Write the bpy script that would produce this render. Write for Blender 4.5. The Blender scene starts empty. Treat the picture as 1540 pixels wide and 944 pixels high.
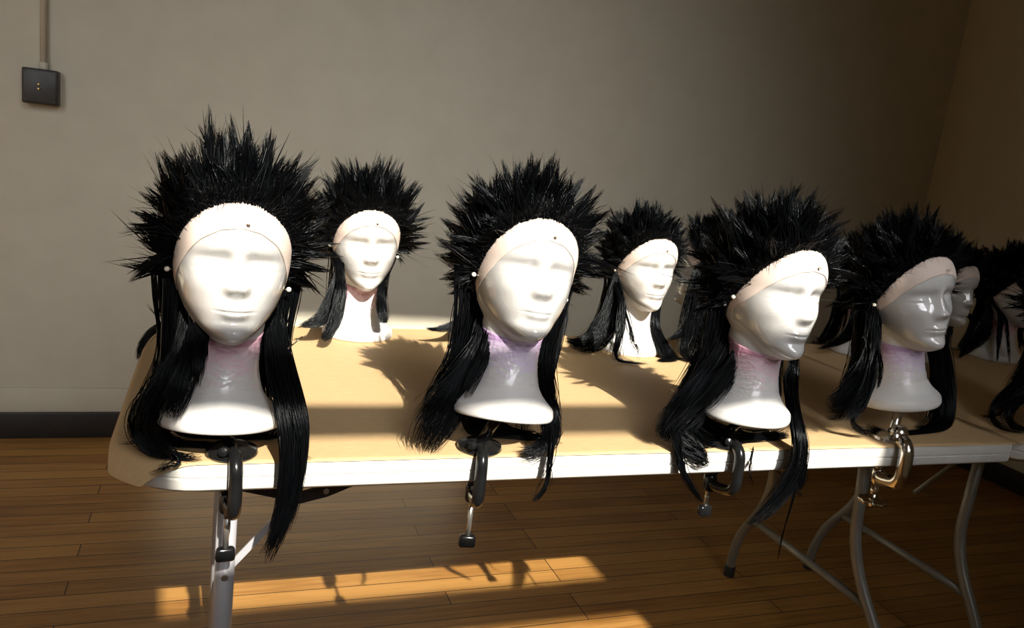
import bpy, bmesh, math, random
import numpy as np
from mathutils import Vector, Matrix, Euler
C = bpy.context.scene.collection
PI = math.pi
rng = np.random.default_rng(7)

# ------------------------------------------------------------------ materials
def mat(name, color=(.5, .5, .5), rough=.5, metal=0.0, coat=0.0, coat_rough=.1, spec=.5):
    m = bpy.data.materials.new(name); m.use_nodes = True
    b = m.node_tree.nodes['Principled BSDF']
    b.inputs['Base Color'].default_value = (*color, 1)
    b.inputs['Roughness'].default_value = rough
    b.inputs['Metallic'].default_value = metal
    b.inputs['Coat Weight'].default_value = coat
    b.inputs['Coat Roughness'].default_value = coat_rough
    b.inputs['Specular IOR Level'].default_value = spec
    return m
def N(m, t, **kw):
    n = m.node_tree.nodes.new(t)
    for k, v in kw.items():
        if hasattr(n, k): setattr(n, k, v)
        else: n.inputs[k].default_value = v
    return n
def L(m, a, b): m.node_tree.links.new(a, b)
def bsdf(m): return m.node_tree.nodes['Principled BSDF']
def coords(m, kind='Object', scale=(1, 1, 1)):
    tc = N(m, 'ShaderNodeTexCoord'); mp = N(m, 'ShaderNodeMapping')
    mp.inputs['Scale'].default_value = scale
    L(m, tc.outputs[kind], mp.inputs['Vector']); return mp.outputs['Vector']
def ramp(m, fac, stops):
    r = N(m, 'ShaderNodeValToRGB'); L(m, fac, r.inputs['Fac'])
    e = r.color_ramp.elements
    while len(e) < len(stops): e.new(.5)
    for k, (p, c) in enumerate(stops): e[k].position = p; e[k].color = (*c, 1)
    return r.outputs['Color']
def bump(m, h, strength=.3, dist=.001):
    b = N(m, 'ShaderNodeBump', Strength=strength, Distance=dist)
    L(m, h, b.inputs['Height']); L(m, b.outputs['Normal'], bsdf(m).inputs['Normal'])
def noisy(name, c1, c2, scale, rough, sc=(1, 1, 1), bstr=0.0, bdist=.001, **kw):
    m = mat(name, c1, rough, **kw)
    v = coords(m, 'Object', sc)
    n = N(m, 'ShaderNodeTexNoise', Scale=scale, Detail=6.0); L(m, v, n.inputs['Vector'])
    L(m, ramp(m, n.outputs['Fac'], [(.3, c1), (.7, c2)]), bsdf(m).inputs['Base Color'])
    if bstr: bump(m, n.outputs['Fac'], bstr, bdist)
    return m

M = {}
M['wall'] = noisy('painted_plaster', (.53, .495, .385), (.57, .535, .42), 9, .75, bstr=.15, bdist=.002)
M['ceiling'] = noisy('ceiling_paint', (.34, .32, .27), (.38, .35, .3), 5, .8)
M['base'] = noisy('black_baseboard', (.012, .010, .009), (.02, .017, .014), 20, .4)
M['switch'] = noisy('dark_enamel', (.030, .030, .028), (.045, .043, .04), 90, .45, bstr=.1)
M['brass'] = mat('brass', (.55, .42, .16), .35, 1.0)
M['kraft'] = noisy('kraft_paper', (.54, .37, .185), (.59, .41, .21), 60, .7, sc=(1, 3, 1), bstr=.15, bdist=.0006)
M['rim'] = noisy('white_table_edge', (.52, .515, .48), (.57, .56, .52), 30, .45)
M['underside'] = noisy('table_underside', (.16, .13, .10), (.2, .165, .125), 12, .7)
M['legmetal'] = noisy('grey_leg_enamel', (.20, .20, .18), (.25, .245, .22), 14, .38, metal=.25)
M['leglight'] = noisy('pale_leg_enamel', (.42, .42, .45), (.47, .47, .49), 14, .35, metal=.2)
M['steel'] = noisy('zinc_steel', (.62, .61, .58), (.70, .69, .66), 40, .28, metal=.9)
M['darkbracket'] = noisy('dark_bracket', (.045, .04, .038), (.07, .06, .055), 30, .35, metal=.5)
M['rubber'] = mat('black_rubber', (.012, .012, .012), .6)
M['blackclamp'] = noisy('black_clamp_enamel', (.005, .0055, .006), (.010, .0105, .011), 40, .2, coat=.2, spec=.35)
M['chrome'] = noisy('chrome', (.62, .60, .55), (.72, .70, .65), 30, .16, metal=1.0)
M['pearl'] = mat('pearl', (.85, .80, .68), .18, coat=.6)
M['needle'] = mat('needle_steel', (.7, .68, .62), .25, 1.0)
M['lace'] = noisy('lace_mesh', (.71, .585, .50), (.76, .64, .56), 420, .75, bstr=.3, bdist=.0004)
M['lace_brown'] = noisy('lace_tab', (.50, .26, .15), (.58, .32, .2), 300, .7)
M['cap'] = noisy('wig_cap', (.006, .006, .007), (.012, .012, .013), 200, .6)
M['wood_frame'] = noisy('window_paint', (.6, .58, .52), (.66, .63, .57), 12, .5)

def hair_mat():
    m = mat('black_synthetic_hair', (.0018, .0021, .0026), .27, spec=.15)
    bsdf(m).inputs['Coat Weight'].default_value = .05
    bsdf(m).inputs['Specular Tint'].default_value = (.9, .97, 1, 1)
    bsdf(m).inputs['Coat Roughness'].default_value = .2
    bsdf(m).inputs['Coat Tint'].default_value = (.85, .93, 1, 1)
    v = coords(m, 'Object', (1, 1, 1))
    n = N(m, 'ShaderNodeTexNoise', Scale=900.0, Detail=2.0); L(m, v, n.inputs['Vector'])
    bump(m, n.outputs['Fac'], .25, .0006)
    return m
M['hair'] = hair_mat()

def foam_mat():
    m = mat('white_foam', (.66, .655, .635), .55, coat=.25, coat_rough=.22)
    v = coords(m)
    vo = N(m, 'ShaderNodeTexVoronoi', Scale=330.0); L(m, v, vo.inputs['Vector'])
    bump(m, vo.outputs['Distance'], .22, .0006)
    return m
M['foam'] = foam_mat()

def film_mat():
    # clear cling film: mostly transparent with a fresnel gloss and small wrinkles
    m = bpy.data.materials.new('clear_film'); m.use_nodes = True
    nt = m.node_tree; nt.nodes.remove(nt.nodes['Principled BSDF'])
    out = nt.nodes['Material Output']
    tr = N(m, 'ShaderNodeBsdfTransparent'); tr.inputs['Color'].default_value = (.985, .985, .985, 1)
    gl = N(m, 'ShaderNodeBsdfGlossy', Roughness=.13)
    fr = N(m, 'ShaderNodeLayerWeight', Blend=.5); pw = N(m, 'ShaderNodeMath', operation='POWER'); pw.inputs[1].default_value = 4.0
    fa = N(m, 'ShaderNodeMath', operation='MULTIPLY_ADD'); fa.inputs[1].default_value = .5; fa.inputs[2].default_value = .05
    L(m, fr.outputs['Facing'], pw.inputs[0]); L(m, pw.outputs[0], fa.inputs[0])
    mx = N(m, 'ShaderNodeMixShader')
    v = coords(m)
    n = N(m, 'ShaderNodeTexNoise', Scale=55.0, Detail=3.0); L(m, v, n.inputs['Vector'])
    b = N(m, 'ShaderNodeBump', Strength=.35, Distance=.0015)
    L(m, n.outputs['Fac'], b.inputs['Height'])
    L(m, b.outputs['Normal'], gl.inputs['Normal']); L(m, b.outputs['Normal'], fr.inputs['Normal'])
    L(m, fa.outputs[0], mx.inputs['Fac']); L(m, tr.outputs[0], mx.inputs[1]); L(m, gl.outputs[0], mx.inputs[2])
    L(m, mx.outputs[0], out.inputs['Surface'])
    return m
M['film'] = film_mat()

def neck_mat(name, tint, deep):
    m = mat(name, tint, .35, coat=.7, coat_rough=.12)
    v = coords(m, 'Object', (1, 1, 3.0))
    n = N(m, 'ShaderNodeTexNoise', Scale=34.0, Detail=7.0, Distortion=1.2); L(m, v, n.inputs['Vector'])
    tc = N(m, 'ShaderNodeTexCoord'); sp = N(m, 'ShaderNodeSeparateXYZ'); L(m, tc.outputs['Object'], sp.inputs[0])
    mr = N(m, 'ShaderNodeMapRange'); L(m, sp.outputs['Z'], mr.inputs[0])
    mr.inputs[1].default_value = .055; mr.inputs[2].default_value = .130
    mr.inputs[3].default_value = -.26; mr.inputs[4].default_value = .40
    ad = N(m, 'ShaderNodeMath', operation='ADD'); L(m, n.outputs['Fac'], ad.inputs[0]); L(m, mr.outputs[0], ad.inputs[1])
    L(m, ramp(m, ad.outputs[0], [(.32, (.66, .65, .635)), (.55, tint), (.82, deep)]), bsdf(m).inputs['Base Color'])
    bump(m, n.outputs['Fac'], .6, .003)
    return m
M['neck_pink'] = neck_mat('pink_tape', (.74, .56, .62), (.55, .27, .37))
M['neck_violet'] = neck_mat('violet_tape', (.68, .58, .74), (.45, .30, .52))
M['neck_pale'] = neck_mat('pale_tape', (.76, .69, .71), (.62, .47, .52))

def floor_mat():
    m = mat('oak_strip_floor', (.3, .14, .05), .38, spec=.35)
    nt = m.node_tree
    v = coords(m)
    br = N(m, 'ShaderNodeTexBrick'); L(m, v, br.inputs['Vector'])
    br.offset = .37; br.offset_frequency = 3; br.squash = 1
    for k, val in dict(Scale=1.0).items(): br.inputs[k].default_value = val
    br.inputs['Brick Width'].default_value = .93; br.inputs['Row Height'].default_value = .0625
    br.inputs['Mortar Size'].default_value = .0016; br.inputs['Mortar Smooth'].default_value = .3
    br.inputs['Color1'].default_value = (0, 0, 0, 1); br.inputs['Color2'].default_value = (1, 1, 1, 1)
    br.inputs['Mortar'].default_value = (.5, .5, .5, 1)
    v2 = coords(m, 'Object', (1.2, 22, 1))
    n = N(m, 'ShaderNodeTexNoise', Scale=3.2, Detail=9.0, Roughness=.62, Distortion=.6); L(m, v2, n.inputs['Vector'])
    n2 = N(m, 'ShaderNodeTexNoise', Scale=2.3, Detail=4.0); L(m, coords(m, 'Object', (1, 2.2, 1)), n2.inputs['Vector'])
    mix = N(m, 'ShaderNodeMath', operation='MULTIPLY_ADD'); L(m, br.outputs['Color'], mix.inputs[0])
    mix.inputs[1].default_value = .30; L(m, n.outputs['Fac'], mix.inputs[2])
    mix2 = N(m, 'ShaderNodeMath', operation='MULTIPLY_ADD'); L(m, n2.outputs['Fac'], mix2.inputs[0])
    mix2.inputs[1].default_value = .45; L(m, mix.outputs[0], mix2.inputs[2])
    col = ramp(m, mix2.outputs[0], [(.40, (.115, .043, .012)), (.72, (.268, .122, .028)), (1.0, (.40, .205, .055))])
    mo = N(m, 'ShaderNodeMix', data_type='RGBA'); L(m, br.outputs['Fac'], mo.inputs['Factor'])
    L(m, col, mo.inputs[6]); mo.inputs[7].default_value = (.02, .009, .004, 1)
    L(m, mo.outputs[2], bsdf(m).inputs['Base Color'])
    rr = N(m, 'ShaderNodeMapRange'); L(m, n.outputs['Fac'], rr.inputs[0]); rr.inputs[3].default_value = .3; rr.inputs[4].default_value = .5
    L(m, rr.outputs[0], bsdf(m).inputs['Roughness'])
    sub = N(m, 'ShaderNodeMath', operation='MULTIPLY_ADD'); L(m, br.outputs['Fac'], sub.inputs[0]); sub.inputs[1].default_value = -1.0
    L(m, n.outputs['Fac'], sub.inputs[2])
    bump(m, sub.outputs[0], .25, .0015)
    return m
M['floor'] = floor_mat()

# ------------------------------------------------------------------ object helpers
def empty(name, loc=(0, 0, 0), rot=(0, 0, 0)):
    o = bpy.data.objects.new(name, None); C.objects.link(o)
    o.location = loc; o.rotation_euler = rot; o.empty_display_size = .05
    return o
def tag(o, label=None, cat=None, group=None, kind=None):
    if label: o['label'] = label
    if cat: o['category'] = cat
    if group: o['group'] = group
    if kind: o['kind'] = kind
    return o
def link(name, me, material, parent=None):
    if material is not None and not me.materials: me.materials.append(M[material])
    o = bpy.data.objects.new(name, me); C.objects.link(o)
    if parent is not None: o.parent = parent
    return o
def smooth(me, on=True):
    me.polygons.foreach_set('use_smooth', [on] * len(me.polygons)); me.update()
def np_mesh(name, V, F, sm=True):
    me = bpy.data.meshes.new(name)
    V = np.asarray(V, float); F = np.asarray(F, np.int32)
    k = F.shape[1]
    me.vertices.add(len(V)); me.vertices.foreach_set('co', V.ravel())
    me.loops.add(F.size); me.loops.foreach_set('vertex_index', F.ravel())
    me.polygons.add(len(F)); me.polygons.foreach_set('loop_start', np.arange(0, F.size, k, dtype=np.int32))
    me.update(calc_edges=True); me.validate()
    if sm: smooth(me)
    return me
def bm_mesh(name, bm, sm=True, ang=40):
    bmesh.ops.recalc_face_normals(bm, faces=bm.faces)
    for e in bm.edges:
        if len(e.link_faces) == 2 and e.calc_face_angle(0) > math.radians(ang): e.smooth = False
    for f in bm.faces: f.smooth = sm
    me = bpy.data.meshes.new(name); bm.to_mesh(me); bm.free(); return me
def box_bm(x0, y0, z0, x1, y1, z1, bev=0.0, seg=2, bm=None):
    b = bmesh.new()
    bmesh.ops.create_cube(b, size=1)
    for v in b.verts:
        v.co = Vector(((x0 + x1) / 2 + v.co.x * (x1 - x0), (y0 + y1) / 2 + v.co.y * (y1 - y0), (z0 + z1) / 2 + v.co.z * (z1 - z0)))
    if bev: bmesh.ops.bevel(b, geom=b.edges[:], offset=bev, segments=seg, profile=.5, affect='EDGES')
    return b
def box(name, lo, hi, material, parent=None, bev=0.0, seg=2):
    return link(name, bm_mesh(name, box_bm(*lo, *hi, bev, seg)), material, parent)
def tube_arrays(pts, rad, sides=12, squash=None, cap=True):
    """swept tube through pts; rad scalar or list; squash = (a, b) scales of the section"""
    P = np.asarray(pts, float); n = len(P)
    R = np.broadcast_to(np.asarray(rad, float), (n,))
    T = np.gradient(P, axis=0); T /= np.linalg.norm(T, axis=1)[:, None] + 1e-12
    ref = np.array([1.0, 0, 0]) if abs(T[0][0]) < .8 else np.array([0, 1.0, 0])
    A = np.zeros_like(P); a = ref - T[0] * (ref @ T[0]); a /= np.linalg.norm(a)
    for i in range(n):
        a = a - T[i] * (a @ T[i]); a /= np.linalg.norm(a) + 1e-12; A[i] = a
    B = np.cross(T, A)
    th = np.linspace(0, 2 * PI, sides, endpoint=False)
    sa, sb = squash or (1, 1)
    V = (P[:, None] + R[:, None, None] * (np.cos(th)[None, :, None] * A[:, None] * sa + np.sin(th)[None, :, None] * B[:, None] * sb)).reshape(-1, 3)
    F = []
    for i in range(n - 1):
        for j in range(sides):
            k = (j + 1) % sides
            F.append((i * sides + j, i * sides + k, (i + 1) * sides + k, (i + 1) * sides + j))
    caps = [tuple(range(sides))[::-1], tuple(range((n - 1) * sides, n * sides))] if cap else []
    return V, F, caps
def tube(name, pts, rad, material, parent=None, sides=14, squash=None):
    V, F, caps = tube_arrays(pts, rad, sides, squash)
    me = bpy.data.meshes.new(name); me.from_pydata([tuple(v) for v in V], [], F + caps); smooth(me)
    for p in me.polygons:
        if len(p.vertices) > 4: p.use_smooth = False
    return link(name, me, material, parent)
def spline(pts, n=24):
    """Catmull-Rom through pts"""
    P = np.asarray(pts, float)
    P = np.vstack([2 * P[0] - P[1], P, 2 * P[-1] - P[-2]])
    out = []; m = len(P) - 3
    for t in np.linspace(0, m - 1e-6, n):
        i = int(t); u = t - i
        a, b, c, d = P[i], P[i + 1], P[i + 2], P[i + 3]
        out.append(.5 * (2 * b + (c - a) * u + (2 * a - 5 * b + 4 * c - d) * u * u + (3 * b - a - 3 * c + d) * u ** 3))
    return np.array(out)
def rounded(pts, r=.012, n=6):
    """polyline with filleted corners"""
    P = [np.asarray(p, float) for p in pts]; out = [P[0]]
    for a, b, c in zip(P, P[1:], P[2:]):
        u = (a - b); v = (c - b); lu, lv = np.linalg.norm(u), np.linalg.norm(v)
        d = min(r, lu * .45, lv * .45); p, q = b + u / lu * d, b + v / lv * d
        for t in np.linspace(0, 1, n): out.append((1 - t) ** 2 * p + 2 * t * (1 - t) * b + t * t * q)
    out.append(P[-1]); return np.array(out)
def lathe(name, prof, material, parent=None, loc=(0, 0, 0), seg=28, axis=None, lobes=0, lobe_amp=0.0):
    V, F = [], []
    for (r, z) in prof:
        for j in range(seg):
            t = 2 * PI * j / seg; rr = r * (1 + lobe_amp * math.cos(lobes * t)) if lobes else r
            V.append((rr * math.cos(t), rr * math.sin(t), z))
    for i in range(len(prof) - 1):
        for j in range(seg):
            k = (j + 1) % seg; F.append((i * seg + j, i * seg + k, (i + 1) * seg + k, (i + 1) * seg + j))
    F.append(tuple(range(seg))[::-1]); F.append(tuple(range((len(prof) - 1) * seg, len(prof) * seg)))
    q = Vector((0, 0, 1)).rotation_difference(Vector(axis)) if axis is not None else None
    W = []
    for v in V:
        w = Vector(v)
        if q: w = q @ w
        W.append(w + Vector(loc))
    bm = bmesh.new(); vs = [bm.verts.new(w) for w in W]
    for f in F: bm.faces.new([vs[i] for i in f])
    return link(name, bm_mesh(name, bm), material, parent)

# ------------------------------------------------------------------ room
WY, XR, XL, FY, CZ = 1.984, 3.274, -4.6, -2.0, 3.85
def structure(o): o['kind'] = 'structure'; return o
structure(box('floor', (XL - .1, FY - .1, -.12), (XR + .1, WY + .1, 0), 'floor'))
structure(box('ceiling', (XL - .1, FY - .1, CZ), (XR + .1, WY + .1, CZ + .1), 'ceiling'))
structure(box('wall_back', (XL - .1, WY, 0), (XR + .1, WY + .12, CZ), 'wall'))
structure(box('wall_right', (XR, FY, 0), (XR + .12, WY, CZ), 'wall'))
structure(box('wall_left', (XL - .12, FY, 0), (XL, WY, CZ), 'wall'))
structure(box('baseboard_back', (XL, WY - .014, 0), (XR, WY, .095), 'base', bev=.003))
structure(box('baseboard_right', (XR - .014, FY, 0), (XR, WY - .014, .095), 'base', bev=.003))
structure(box('trim_1', (XL, WY - .006, .095), (XR - .006, WY, .185), 'wall', bev=.004))
structure(box('trim_2', (XR - .006, FY, .095), (XR, WY - .006, .185), 'wall', bev=.004))

SUN = Vector((-.062, 1.0, -.75)).normalized()
# window openings in the front wall: (x0, x1, z0, z1)
def s2z(s): return s + .75 * (-FY)      # height at the window plane of the sunray that has z + .75 y = s
WX0, WX1 = -.068 + .124, 1.116 + .124
WINS = [(WX0, WX1, s2z(.13), s2z(1.985)), (-2.75, -1.35, s2z(-.4), s2z(1.985)), (-4.4, -3.1, s2z(-.4), s2z(1.985))]  # the last two are unseen, added to brighten the left of the room
def front_wall():
    bm = bmesh.new()
    xs = sorted({XL - .12, XR + .12} | {w[0] for w in WINS} | {w[1] for w in WINS})
    for a, b in zip(xs, xs[1:]):
        hole = next((w for w in WINS if abs(w[0] - a) < 1e-6), None)
        spans = [(0, hole[2]), (hole[3], CZ)] if hole else [(0, CZ)]
        for z0, z1 in spans:
            t = box_bm(a, FY - .03, z0, b, FY, z1); me = bpy.data.meshes.new('t'); t.to_mesh(me); t.free()
            bm.from_mesh(me); bpy.data.meshes.remove(me)
    return link('wall_front', bm_mesh('wall_front', bm), 'wall')
structure(front_wall())
for i, w in enumerate(WINS):
    root = structure(empty('window_%d' % (i + 1), ((w[0] + w[1]) / 2, FY, w[2])))  # second and third are the openings added for their light
    def bar(name, x0, z0, x1, z1):
        o = box(name, (x0 - root.location.x, -.04, z0 - root.location.z), (x1 - root.location.x, -.005, z1 - root.location.z), 'wood_frame', root, bev=.003)
        return o
    if i == 0:
        bars = [(.50, .615), (.83, .915)]
    else:
        bars = [(.45, .56), (.83, .9)]
    for a, b in bars:
        bar('sash_rail', w[0], s2z(a), w[1], s2z(b))

# ------------------------------------------------------------------ wall switch and conduit
sw = empty('wall_switch', (-.581, WY, 1.206))
tag(sw, 'small dark square switch box on the wall at the end of a conduit', 'switch')
box('box_body', (-.051, -.045, -.055), (.051, 0, .055), 'switch', sw, bev=.006, seg=3)
box('cover_plate', (-.046, -.050, -.050), (.046, -.044, .050), 'switch', sw, bev=.003)
for dz in (.006, -.008):
    lathe('brass_contact', [(.0001, 0), (.0045, 0), (.005, .002), (.003, .005), (.0001, .0055)], 'brass', sw, loc=(-.002, -.0495, dz), seg=14, axis=(0, -1, 0))
for sx in (-1, 1):
    for sz in (-1, 1):
        lathe('corner_screw', [(.0001, 0), (.003, 0), (.003, .0012), (.0001, .0016)], 'switch', sw, loc=(sx * .040, -.0497, sz * .044), seg=12, axis=(0, -1, 0))
cd = empty('conduit', (-.576, WY, 1.262))
tag(cd, 'thin wall-coloured conduit running up from the dark switch box', 'pipe')
tube('pipe', [(0, -.013, 0), (0, -.013, CZ - 1.262)], .010, 'wall', cd, sides=16)
lathe('connector', [(.0001, 0), (.014, 0), (.014, .018), (.0105, .022), (.0001, .022)], 'wall', cd, loc=(0, -.014, 0))

# ------------------------------------------------------------------ tables
TZ, TD, RIM = .738, .762, .040
def outline(x0, x1, y0, y1, rl, rr, n=10):
    pts = []
    for cx, cy, a0, r in ((x1 - rr, y1 - rr, 0, rr), (x0 + rl, y1 - rl, 90, rl), (x0 + rl, y0 + rl, 180, rl), (x1 - rr, y0 + rr, 270, rr)):
        for k in range(n + 1):
            a = math.radians(a0 + 90 * k / n); pts.append((cx + r * math.cos(a), cy + r * math.sin(a)))
    return pts
def slab(name, pts, layers, material, parent):
    """layers: list of (inset, z) from bottom to top, closed at both ends"""
    bm = bmesh.new(); P = np.array(pts); c = P.mean(0)
    nxt = np.roll(P, -1, 0) - np.roll(P, 1, 0); nxt /= np.linalg.norm(nxt, axis=1)[:, None]
    nor = np.stack([nxt[:, 1], -nxt[:, 0]], 1)
    rings = []
    for ins, z in layers:
        rings.append([bm.verts.new((*(p - n * ins), z)) for p, n in zip(P, nor)])
    for a, b in zip(rings, rings[1:]):
        for i in range(len(P)):
            j = (i + 1) % len(P); bm.faces.new((a[i], a[j], b[j], b[i]))
    bm.faces.new(rings[0][::-1]); bm.faces.new(rings[-1])
    return link(name, bm_mesh(name, bm, ang=30), material, parent)
def wishbone(parent, x_top, x_foot, cy):
    """folding leg frame of two bent tubes, crossbar and rubber feet"""
    zt = TZ - RIM
    prof = [(.155, zt), (.155, .36), (.19, .27), (.275, .15), (.30, .06), (.302, .012)]
    X = lambda z: x_foot + (x_top - x_foot) * max(0, z - .05) / (zt - .05)
    for s in (-1, 1):
        pts = rounded([(X(z), cy + s * y, z) for y, z in prof], .06, 7)
        lg = tube('leg', pts, .0135, 'legmetal', parent, sides=14)
        lathe('rubber_foot', [(.0001, 0), (.016, 0), (.0165, .03), (.014, .034), (.0001, .034)], 'rubber', lg, loc=(X(0), cy + s * .302, 0), seg=18)
    yb = .195 + .02
    tube('crossbar', [(X(.225), cy - yb, .225), (X(.225), cy + yb, .225)], .0105, 'legmetal', parent)
    tube('top_bar', [(X(zt), cy - .16, zt - .015), (X(zt), cy + .16, zt - .015)], .0135, 'legmetal', parent)

t1 = empty('folding_table', (.65, .38, 0))
tag(t1, 'long white-edged folding table with one end at the left, holding the lit heads', 'table')
def at(o, root):  # keep world coordinates while parenting to an unrotated root
    o.location = -Vector(root.location); return o
def under(root, fn, *a, **k):
    o = fn(*a, **k); o.parent = root; at(o, root); return o
TX0, TX1 = -.150, 1.462
def rim_layers(): return [(.006, TZ - RIM), (.001, TZ - RIM + .004), (0, TZ - RIM + .008), (0, TZ - .0225), (.0018, TZ - .021), (.0018, TZ - .0195), (0, TZ - .018), (0, TZ - .005), (.002, TZ - .0015), (.006, TZ)]
under(t1, slab, 'tabletop', outline(TX0, TX1, 0, TD, .11, .02), rim_layers(), 'rim', None)
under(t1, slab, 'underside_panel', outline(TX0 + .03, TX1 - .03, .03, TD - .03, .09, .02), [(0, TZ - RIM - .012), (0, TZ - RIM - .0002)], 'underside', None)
def adopt(root, o): o.parent = root; at(o, root); return o
def wish(root, *a):
    before = set(bpy.data.objects); wishbone(None, *a)
    for o in set(bpy.data.objects) - before:
        if o.parent is None: adopt(root, o)
wish(t1, 1.405, 1.475, .465)
adopt(t1, tube('brace', [(1.42, .49, .40), (1.02, .43, TZ - RIM - .014)], .006, 'legmetal'))
for y in (.125, .64):
    lg = adopt(t1, tube('leg', [(.0, y, TZ - RIM), (-.001, y, .012)], .0145, 'leglight', sides=18))
    lathe('rubber_foot', [(.0001, 0), (.017, 0), (.017, .03), (.0001, .034)], 'rubber', lg, loc=(-.001, y, 0), seg=18)
    if y < .2: lathe('rivet', [(.0001, 0), (.0055, 0), (.005, .002), (.0001, .003)], 'steel', lg, loc=(0, .1106, .508), seg=14, axis=(0, -1, 0))
adopt(t1, tube('crossbar', [(0, .125, .19), (0, .64, .19)], .0105, 'leglight'))
def plate(name, pts, w, t, material, parent, Y):
    """flat bar in the XZ plane following pts"""
    bm = bmesh.new(); P = np.array(pts, float); T = np.gradient(P, axis=0); T /= np.linalg.norm(T, axis=1)[:, None]
    Nn = np.stack([-T[:, 1], T[:, 0]], 1)
    rings = []
    for p, n in zip(P, Nn):
        q = [p + n * w / 2, p - n * w / 2]
        rings.append([bm.verts.new((q[0][0], Y, q[0][1])), bm.verts.new((q[1][0], Y, q[1][1])), bm.verts.new((q[1][0], Y + t, q[1][1])), bm.verts.new((q[0][0], Y + t, q[0][1]))])
    for a, b in zip(rings, rings[1:]):
        for i in range(4): bm.faces.new((a[i], a[(i + 1) % 4], b[(i + 1) % 4], b[i]))
    bm.faces.new(rings[0][::-1]); bm.faces.new(rings[-1])
    return link(name, bm_mesh(name, bm, sm=False), material, parent)
adopt(t1, plate('strut', [(.008, .508), (.058, .568), (.100, .610)], .011, .003, 'leglight', None, .14))
br = adopt(t1, plate('fold_bracket', [(.012, .640), (.06, .627), (.108, .613), (.145, .622), (.200, .645)], .019, .006, 'darkbracket', None, .15))
for x, z in ((.100, .614), (.146, .623)):
    lathe('rivet', [(.0001, 0), (.005, 0), (.0045, .002), (.0001, .003)], 'steel', br, loc=(x, .1498, z), seg=14, axis=(0, -1, 0))

t2 = empty('folding_table', (2.24, .38, 0))
tag(t2, 'second folding table butted to the right end of the long one, cut by the frame', 'table')
under(t2, slab, 'tabletop', outline(1.474, 3.02, .004, TD, .03, .03), rim_layers(), 'rim', None)
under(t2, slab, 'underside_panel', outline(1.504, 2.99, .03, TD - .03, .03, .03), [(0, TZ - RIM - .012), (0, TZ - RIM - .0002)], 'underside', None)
wish(t2, 1.80, 1.78, .465); wish(t2, 2.78, 2.80, .465)
adopt(t2, tube('brace', [(1.79, .465, .40), (2.16, .44, TZ - RIM - .014)], .006, 'legmetal'))

def paper(name, x0, x1, label, droop_left):
    nx, ny = 130, 64
    V, F = [], []
    def table_d(x, y):     # distance outside the rounded table corner outline
        r = .11; dx = max(TX0 + r - x, 0); dy = max(r - y, y - (TD - r), 0)
        return max(0.0, math.hypot(dx, dy) - r) if droop_left else 0
    nz = rng.normal(size=(6, 3))
    for layer in (0, 1):
        for j in range(ny + 1):
            for i in range(nx + 1):
                u = i / nx; x = x0 + (x1 - x0) * (u ** 1.5 if droop_left else u); y = -.001 + (TD + .002) * j / ny
                wob = sum(math.sin(x * (3 + 2 * abs(a[0])) + y * (4 + 6 * a[1]) + a[2] * 3) for a in nz) / 6
                z = TZ + .0006 + .0006 * (1 + wob)
                if droop_left:
                    d = table_d(x, y)
                    if d > .024:
                        cx, cy = TX0 + .11, (.11 if y < .3 else TD - .11); q = (.11 + .024) / (.11 + d); x, y = cx + (x - cx) * q, cy + (y - cy) * q; d = .024
                    z -= min(.034, d * 1.05 + 9 * d * d); x += d * .25; y += (d * .12 if y < .3 else -d * .12)
                    if y > TD - .05 and .3 < x < .6: z += .004 * math.sin((x - .3) / .3 * PI) * (y - TD + .05) / .05
                V.append((x, y, z + .0005 * layer))
    n = (nx + 1) * (ny + 1)
    for j in range(ny):
        for i in range(nx):
            a = j * (nx + 1) + i; q = (a, a + 1, a + nx + 2, a + nx + 1)
            F.append(tuple(n + k for k in q)); F.append(q[::-1])
    edge = [(j * (nx + 1), (j + 1) * (nx + 1)) for j in range(ny)] + [(j * (nx + 1) + nx, (j + 1) * (nx + 1) + nx) for j in range(ny)]
    edge += [(i, i + 1) for i in range(nx)] + [(ny * (nx + 1) + i, ny * (nx + 1) + i + 1) for i in range(nx)]
    for a, b in edge: F.append((a, b, n + b, n + a))
    me = bpy.data.meshes.new(name); me.from_pydata(V, [], F); smooth(me)
    return tag(link(name, me, 'kraft'), label, 'table cover')
paper('kraft_paper_cover', -.158, 1.4662, 'brown kraft paper covering the long table, drooping over its left corner', True)
paper('kraft_paper_cover', 1.4668, 3.018, 'brown kraft paper covering the shaded second table at the right edge', False)

# ------------------------------------------------------------------ foam head surface (local: origin = middle of the base, face to -Y)
ZH = np.array([.104, .110, .114, .120, .130, .145, .160, .180, .200, .220, .240, .260, .280, .295, .306, .314, .318])
YF = np.array([.010, -.040, -.062, -.077, -.083, -.079, -.0815, -.081, -.0785, -.0785, -.084, -.0825, -.0735, -.060, -.042, -.022, .008])
YB = np.array([.010, .012, .014, .018, .026, .041, .058, .078, .091, .099, .102, .099, .088, .074, .056, .038, .012])
WH = np.array([.002, .012, .018, .026, .037, .049, .0575, .0645, .069, .0715, .0725, .070, .062, .051, .0375, .023, .001])
ZN = np.array([0, .003, .013, .0175, .022, .030, .040, .054, .072, .094, .115, .135, .16, .20])
RN = np.array([.0730, .0750, .0752, .0740, .0700, .0620, .0545, .0475, .0430, .0415, .0430, .047, .04, .02])
def pch(x, xp, fp):   # smooth monotone-ish interpolation
    d = np.gradient(fp, xp); i = np.clip(np.searchsorted(xp, x) - 1, 0, len(xp) - 2)
    h = xp[i + 1] - xp[i]; t = np.clip((x - xp[i]) / h, 0, 1)
    return (2*t**3-3*t**2+1)*fp[i] + (t**3-2*t**2+t)*h*d[i] + (-2*t**3+3*t**2)*fp[i+1] + (t**3-t**2)*h*d[i+1]
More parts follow.
